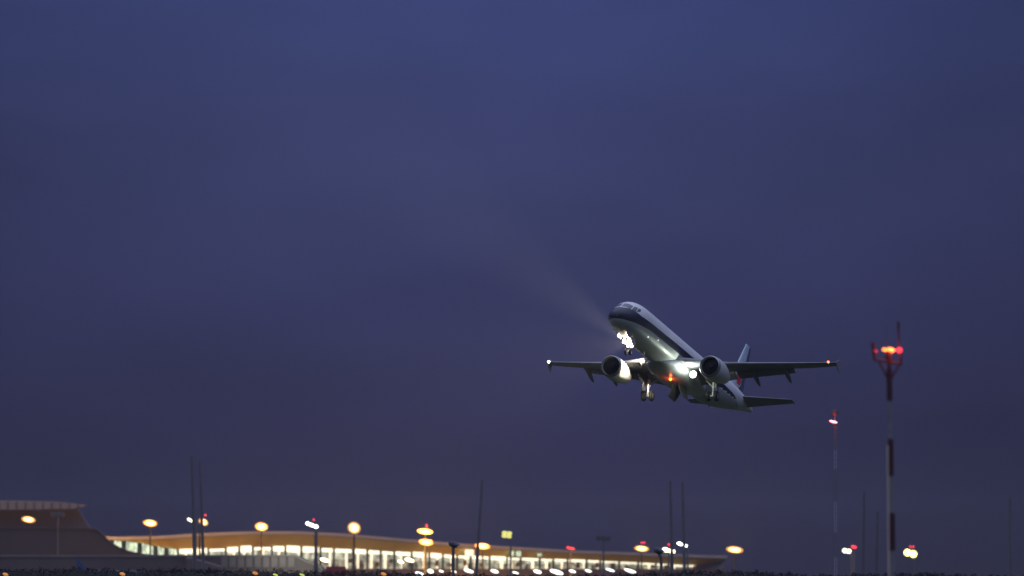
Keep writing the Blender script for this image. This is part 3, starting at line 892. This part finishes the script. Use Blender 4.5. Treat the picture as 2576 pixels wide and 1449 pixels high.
b.rings(rr); b.build("roof_edge", mt_roofedge, term)
# glazed bays
bays = [275, 305, 345, 385, 412, 445]
x_ = 445
while x_ < 1745:
    x_ += random.choice((34, 36, 40, 44, 48)); bays.append(x_)
WBOT = 1431
for i, (a, c_) in enumerate(zip(bays, bays[1:])):
    left = c_ <= 446
    ta, tb = tab(SOFF, a) + .6, tab(SOFF, c_) + .6
    A, Bq = TP(a, ta, .3), TP(c_, tb, .3); A0, B0 = TP(a, WBOT, .3), TP(c_, WBOT, .3)
    gap = .8 if not left else 1.6
    A.x += gap; A0.x += gap
    m_ = min(A.z - .2, 0.9 * A.z)
    win = MB(); mid = .56 if not left else .5
    def lerp(u, v, t): return u + (v - u) * t
    Am, Bm = lerp(A, A0, mid), lerp(Bq, B0, mid)
    win.mat(0).add([A, Bq, Bm, Am], [(0, 1, 2, 3)]); win.mat(1).add([Am, Bm, B0, A0], [(0, 1, 2, 3)])
    k_ = [em_wing2, em_wing2] if left else [em_win, em_win2]
    wo = win.build("window", k_, term)
    fr = MB()
    for (u, v) in ((A, Bq), (Am, Bm)):
        d = (v - u); mid_ = (u + v) / 2 + Vector((0, -.12, 0)); R = d.to_track_quat('X', 'Z').to_matrix()
        fr.box(mid_, (d.length, .14, .16), R)
    nm = 2 if not left else 3
    for t in range(1, nm):
        u, v = lerp(A, Bq, t / nm), lerp(A0, B0, t / nm)
        fr.box((u + v) / 2 + Vector((0, -.12, 0)), (.14, .14, abs(u.z - v.z)))
    fr.build("frame", mt_mull, wo)
    if not left:
        # bright ceiling strip just under the roof, some bays with lit columns
        st = MB(); hgt = (A.z - A0.z)
        u, v = lerp(A, A0, .09), lerp(Bq, B0, .09); d = v - u; R = d.to_track_quat('X', 'Z').to_matrix()
        st.box((u + v) / 2 + Vector((0, -.32, 0)), (d.length * .96, .12, max(.5, hgt * random.uniform(.10, .30))), R)
        st.build("ceiling_strip", em_ceil, wo)
        if random.random() < .7:
            cm = MB(); t = random.uniform(.1, .9); u, v = lerp(A, Bq, t), lerp(A0, B0, t)
            cm.box((u + v) / 2 + Vector((0, -.3, 0)), (random.uniform(.6, 1.8), .1, abs(u.z - v.z) * .96)); cm.build("lit_column", em_col, wo)
        if random.random() < .75 and a > 800:
            cm = MB(); t = random.uniform(.2, .8); u = lerp(lerp(A, Bq, t), lerp(A0, B0, t), random.uniform(.5, .75))
            cm.box(u + Vector((0, -.28, 0)), (random.uniform(1.5, 3.2), .1, random.uniform(1.2, 2.2))); cm.build("dark_kiosk", mt_brown, wo)
# wall below the glass
b = MB(); rr = []
for p_ in pxs:
    q = TP(p_, WBOT, .2); rr.append([q, Vector((q.x, q.y - .1, 0))])
b.rings(rr, False, False, closed=False); b.build("wall", mt_brown2, term)
# bright panels in the soffit
for (x0, x1, y0, y1, ms) in ((1170, 1192, 1383, 1398, em_col), (1283, 1292, 1386, 1399, em_wing2), (1299, 1310, 1387, 1400, em_wing2), (1352, 1362, 1392, 1399, em_wing2)):
    b = MB(); c_ = (x0 + x1) / 2
    A, Bq, Cq, Dq = (TP(u, v, -7.5) for u, v in ((x0, y0), (x1, y0), (x1, y1), (x0, y1)))
    b.rings([[A, Bq, Cq, Dq], [p + Vector((0, .3, 0)) for p in (A, Bq, Cq, Dq)]]); b.build("clerestory_window", ms, term)

# dark wing at the left, with a concave swoop down to the right
D = 2250; b0 = W(120, 1443, D); lw_ = empty("terminal_wing", (b0.x, D, 0))
tag(lw_, "dark brown windowless terminal wing sloping down in a concave swoop at left", "terminal building")
SW = [(-260, 1328), (-20, 1328), (120, 1329), (236, 1330), (246, 1333), (256, 1342), (268, 1355), (282, 1367), (300, 1377), (322, 1386), (345, 1391), (372, 1395), (400, 1397)]
b = MB(); rr = []
for px_, py_ in SW:
    q = W(px_, py_, D); x = q.x - b0.x
    rr.append([Vector((x, 0, 0)), Vector((x, 0, q.z)), Vector((x, 4, q.z + .1)), Vector((x, 4, 0))])
b.rings(rr); b.build("wall", mat("dark_brown_cladding", (.06, .045, .042), .8, noise=.15, nscale=.1), lw_)
b = MB(); rr = []
for px_, py_ in SW:
    q = W(px_, py_, D); x = q.x - b0.x
    rr.append([Vector((x, -.4, q.z - .25)), Vector((x, -.4, q.z + .1)), Vector((x, .2, q.z + .1))])
b.rings(rr, False, False, closed=False); b.build("roof_edge", bpy.data.materials["dark_brown_cladding"], lw_)

# hall behind with a ribbed cantilever canopy
D = 2700; b0 = W(60, 1443, D); hall = empty("terminal_hall", (b0.x, D, 0))
tag(hall, "dim grey hall with a ribbed overhanging canopy rising behind the dark wing at left", "terminal building")
def HP(px, py, dd=0): q = W(px, py, D); return Vector((q.x - b0.x, dd, q.z))
mt_hall = mat("hall_wall_grey", (.16, .14, .14), .8, noise=.1, nscale=.1); mt_can = mat("canopy_grey", (.30, .27, .26), .7, noise=.1, nscale=.1)
b = MB(); f = [HP(-260, 1286), HP(196, 1281), HP(214, 1310), HP(232, 1335), HP(232, 1400), HP(-260, 1400)]
b.rings([f, [p + Vector((0, 5, 0)) for p in f]]); b.build("wall", mt_hall, hall)
b = MB(); f0 = [HP(-260, 1259), HP(60, 1260), HP(150, 1263), HP(221, 1270), HP(214, 1275), HP(190, 1280), HP(-260, 1287)]
b.rings([[p + Vector((0, -8 + .3 * k, 0)) for p in f0] for k in (0, 30)]); can = b.build("canopy", mt_can, hall)
for px_ in range(-240, 215, 22):
    u, v = HP(px_, 1262 + max(0, (px_ - 60) * .045), -8.3), HP(px_, 1285 - max(0, (px_ - 60) * .045), -8.3)
    b = MB(); b.box((u + v) / 2, (.7, .5, (u.z - v.z))); b.build("canopy_rib", mt_hall, can)

# low pier in front
D = 2120; b0 = W(400, 1443, D); pier = empty("pier_building", (b0.x, D, 0))
tag(pier, "long low brown pier building with sloped right end below the lit windows", "terminal building")
def PP(px, py, dd=0): q = W(px, py, D); return Vector((q.x - b0.x, dd, q.z))
PT = [(-260, 1396.5), (740, 1397), (752, 1402), (768, 1410), (785, 1417), (806, 1425), (812, 1434)]
b = MB(); b.rings([[Vector((q.x, 0, 0)), q, q + Vector((0, 30, .2)), Vector((q.x, 30, 0))] for q in (PP(*u) for u in PT)]); b.build("wall", mt_brown, pier)
b = MB(); b.rings([[q + Vector((0, -.4, -.5)), q + Vector((0, -.4, .15)), q + Vector((0, .3, .15))] for q in (PP(*u) for u in PT)], False, False, closed=False); b.build("roof_edge", mt_brown2, pier)
for i, px_ in enumerate(range(556, 742, 21)):
    A, Bq = PP(px_, 1401, -.15), PP(px_ + 16, 1427, -.15)
    b = MB(); b.box(((A.x + Bq.x) / 2, -.15, (A.z + Bq.z) / 2), (Bq.x - A.x, .2, A.z - Bq.z)); b.build("wall_panel", mt_brown2, pier)
b = MB(); f = [PP(484, 1401, -.5), PP(560, 1424, -.5), PP(560, 1430, -.5), PP(470, 1430, -.5), PP(470, 1401, -.5)]
b.rings([f, [p + Vector((0, -6, -.4)) for p in f]]); b.build("boarding_ramp", mt_brown, pier)

# ------------------------------------------------------------------ parked jet (only its blue tail shows above the hedge)
jet = empty("parked_jet"); tag(jet, "parked jet whose dim blue tail fin shows above the hedge at the lower left", "airplane")
q = W(203, 1443, 1950)
for o in [c for c in plane.children if c.type == 'MESH' and c.name.split('.')[0] in ('fuselage', 'fin', 'tailplane', 'wing', 'engine', 'main_gear', 'nose_gear')]:
    c = o.copy(); COL.objects.link(c); c.parent = jet
    if c.name.startswith('fin'):
        for k in o.children:
            if k.name.startswith('rudder'):
                kk = k.copy(); COL.objects.link(kk); kk.parent = c
    if 'gear' in c.name:
        for k in o.children:
            if k.name.startswith('wheel'):
                kk = k.copy(); COL.objects.link(kk); kk.parent = c
sc_ = .55
jet.scale = (sc_,) * 3
mt_jet = mat("jet_dark_blue_paint", (.035, .05, .13), .5); mt_jetb = mat("jet_dull_paint", (.05, .05, .06), .6)
for o in jet.children_recursive:
    for sl in o.material_slots:
        sl.link = 'OBJECT'; sl.material = mt_jet if o.name.split('.')[0] in ('fin', 'rudder') else mt_jetb
jet.rotation_euler = (0, 0, radians(150))
off = Matrix.Rotation(radians(150), 3, 'Z') @ Vector((40 * sc_, 0, 0))
jet.location = (q.x - off.x, 1950 - off.y, 4.1 * sc_)

# catering truck: dark red top above the hedge
D = 1900; q = W(845, 1443, D); tr = empty("service_truck", (q.x, D, 0)); tag(tr, "dark red high-loader truck partly hidden behind the hedge below the windows", "truck")
mt_tr = mat("truck_dark_red", (.26, .035, .03), .5)
b = MB(); b.box((0, 0, 3.1), (5.2, 2.4, 2.5)); b.build("cargo_box", mt_tr, tr)
b = MB(); b.box((0, 0, 1.1), (7.4, 2.2, .3)); b.build("chassis", mt_pole, tr)
b = MB(); b.rings([[Vector((x, y, z)) for x, z in ((-3.9, 1.25), (-3.9, 2.0), (-3.5, 2.9), (-2.75, 2.95), (-2.75, 1.25))] for y in (-1.15, 1.15)]); cab = b.build("cab", mt_tr, tr)
b = MB(); b.rings([[Vector((x, y, z)) for x, z in ((-3.87, 2.15), (-3.56, 2.8), (-3.5, 2.8), (-3.8, 2.1))] for y in (-1.0, 1.0)]); b.build("windscreen", mt_glass, cab)
for x in (-2.6, 2.2):
    for y in (-1.05, 1.05):
        b = MB(); b.lathe((x, y - .15, .5), (0, 1, 0), [(0, .2), (0, .42), (.05, .5), (.25, .5), (.3, .42), (.3, .2)], 18); b.build("wheel", mt_tyre, tr, smooth=True)

# ------------------------------------------------------------------ hedge of scrub along the runway: dark, uneven top
hedge_m = mat("scrub_leaves", (.006, .006, .0065), .95, noise=.2, nscale=.6)
HT = [(-200, 1428), (0, 1427), (200, 1424), (330, 1428), (420, 1426), (600, 1428), (760, 1430), (860, 1432), (960, 1430), (1040, 1436), (1150, 1440), (1300, 1443), (1450, 1444), (1600, 1438), (1740, 1430), (1860, 1431), (1960, 1435), (2030, 1441), (2120, 1441), (2200, 1438), (2280, 1436), (2320, 1435), (2420, 1441), (2520, 1443), (2780, 1443)]
b = MB(); D = 900; rng = random.Random(3)
def rnd(a, b_): return rng.uniform(a, b_)
vs = []; fs = []
for i in range(52000):
    px_ = rnd(-190, 2770); y_ = D + rnd(-2.5, 2.5)
    q = W(px_, tab(HT, px_), D)
    bump = .16 * sin(px_ * .11) * sin(px_ * .037 + 1) + .08 * sin(px_ * .31 + 2) - .18
    top_ = max(.9, q.z + bump - .12 * abs(y_ - D) ** 1.5)
    z_ = top_ * (rng.random() ** .55) + rng.gauss(0, .02)
    c_ = Vector((q.x, y_, max(z_, .05))); s_ = rnd(.06, .15)
    u = Vector((rng.gauss(0, 1), rng.gauss(0, 1), rng.gauss(0, 1))).normalized() * s_
    v = u.cross(Vector((rng.gauss(0, 1), rng.gauss(0, 1), rng.gauss(0, 1)))).normalized() * s_ * .6
    k = len(vs); vs += [c_ - u, c_ + v, c_ + u, c_ - v]; fs.append((k, k + 1, k + 2, k + 3))
b.add(vs, fs)
me = bpy.data.meshes.new("scrub"); me.from_pydata([tuple(v) for v in vs], [], fs); me.materials.append(hedge_m)
tag(link(bpy.data.objects.new("roadside_shrubbery", me)), "dark scrub along the far side of the runway at the bottom edge", "shrubs", kind='stuff')
# earth bank the scrub grows on
b = MB(); rr = []
for px_ in range(-200, 2790, 26):
    q = W(px_, tab(HT, px_) + 3, D); x = q.x; z = max(.3, q.z - .55 + .15 * sin(px_ * .07))
    rr.append([Vector((x, D - 5, -.05)), Vector((x, D - 1.2, z * .9)), Vector((x, D + .8, z)), Vector((x, D + 5, -.05))])
b.rings(rr, True, True, closed=False); tag(b.build("earth_bank_terrain", hedge_m, None, smooth=True), kind='structure')

# small lamps on posts in front of the scrub
em_or = mat("amber_lens", (.6, .3, .1), .3, emit=(1, .36, .06), es=.5)
em_gr = mat("lime_lens", (.5, .6, .1), .3, emit=(.75, 1, .12), es=.6)
em_apr = mat("apron_lens", (.8, .8, .8), .3, emit=(1, .97, .82), es=2.6)
em_bw = mat("blue_white_lens", (.8, .8, .8), .3, emit=(.80, .95, 1), es=3)
def small_lamp(px, py, D, lens, w_, h_, label, grp):
    t = W(px, py, D); root = empty("field_lamp", (t.x, D, 0)); tag(root, label, "field lamp", grp)
    rx, rz = w_ * PX * D / 2, h_ * PX * D / 2
    b = MB(); b.tube((0, 0, 0), (0, 0, t.z - rz), .05, n=8); b.build("post", mt_pole, root)
    b = MB(); R = Matrix.Rotation(radians(16), 3, 'Y'); n = 12; p = Vector((0, 0, t.z))
    def ring(f, y): return [p + R @ Vector((cos(2 * pi * j / n) * rx * f, y, sin(2 * pi * j / n) * rz * f)) for j in range(n)]
    b.mat(0).rings([ring(.6, .25), ring(1.05, .1), ring(1.05, -.05)], True, False)
    b.mat(1).rings([ring(1, -.05), ring(.8, -.14), ring(.3, -.18)], False, True)
    b.build("lamp_head", [mt_house, lens], root, smooth=True)
G1, G2, G3 = "amber field lamps by the scrub", "lime green field lamps by the scrub", "white apron lamps before the terminal"
for px_, py_, l in ((14, 1445, "amber lamp at the bottom left corner"), (308, 1444, "amber lamp below the swooping terminal end"), (642, 1442, "amber lamp below the pier's panelled wall"), (965, 1444, "amber lamp left of the first white apron lamp")):
    small_lamp(px_, py_, 860, em_or, 15, 8, l + ", low in the scrub", G1)
for px_, py_, l in ((693, 1446, "lime lamp just right of an amber one"), (760, 1446, "lime lamp below the pier's sloped end")):
    small_lamp(px_, py_, 860, em_gr, 14, 5, l + ", in the scrub", G2)
for px_, py_, w_, h_, l in ((1055, 1443, 28, 10, "wide bluish white lamp at the left end of the low white row"), (1083, 1437, 20, 13, "white lamp just right of the widest bluish lamp"), (1110, 1437, 16, 6, "small white lamp left of the dark lamp post"), (1142, 1438, 18, 5, "thin white lamp at the dark lamp post's foot"),
                            (1179, 1436, 32, 11, "broad white lamp right of the dark lamp post"), (1244, 1437, 26, 11, "white lamp below the yellow double lamp mast"), (1297, 1441, 20, 7, "small white lamp right of the yellow double lamp mast"), (1352, 1438, 26, 12, "white lamp between the two lit clusters under the windows"),
                            (1400, 1439, 44, 14, "widest white lamp under the brightest windows"), (1440, 1437, 22, 9, "white lamp just right of the widest white one"), (1480, 1436, 22, 8, "white lamp below the two red roof lamps"), (1535, 1434, 30, 7, "bluish lamp under the unlit dark mast"), (1585, 1436, 40, 10, "white lamp at the right end of the low white row")):
    small_lamp(px_, py_, 1700, em_bw if px_ in (1055, 1535) else em_apr, w_ * .8, h_ * .75, l, G3)
G4 = "yellow lamps before the lower windows"
for px_, py_, w_, h_, l in ((817, 1409, 24, 8, "long yellow lamp above the red truck"), (1030, 1409, 24, 8, "yellow lamp under the double orange mast"), (1008, 1413, 16, 6, "small cream lamp left of a yellow one")):
    small_lamp(px_, py_, 2000, em_warm, w_, h_, l + ", in front of the windows", G4)

# ------------------------------------------------------------------ evening haze
HZ = 6700
b = MB(); b.box((0, 0, 34.5), (2 * HZ, 2 * HZ, 71))
hm = bpy.data.materials.new("evening_haze"); hm.use_nodes = True; t = hm.node_tree; t.nodes.clear()
o_ = t.nodes.new('ShaderNodeOutputMaterial'); pv = t.nodes.new('ShaderNodeVolumePrincipled')
pv.inputs['Color'].default_value = (.90, .92, 1.0, 1)
pv.inputs['Density'].default_value = 4.5e-5
pv.inputs['Density Attribute'].default_value = ""
pv.inputs['Anisotropy'].default_value = .75
t.links.new(pv.outputs[0], o_.inputs['Volume'])
hz_ = tag(b.build("haze", hm), "thin evening haze over the whole airfield", "haze", kind='stuff')
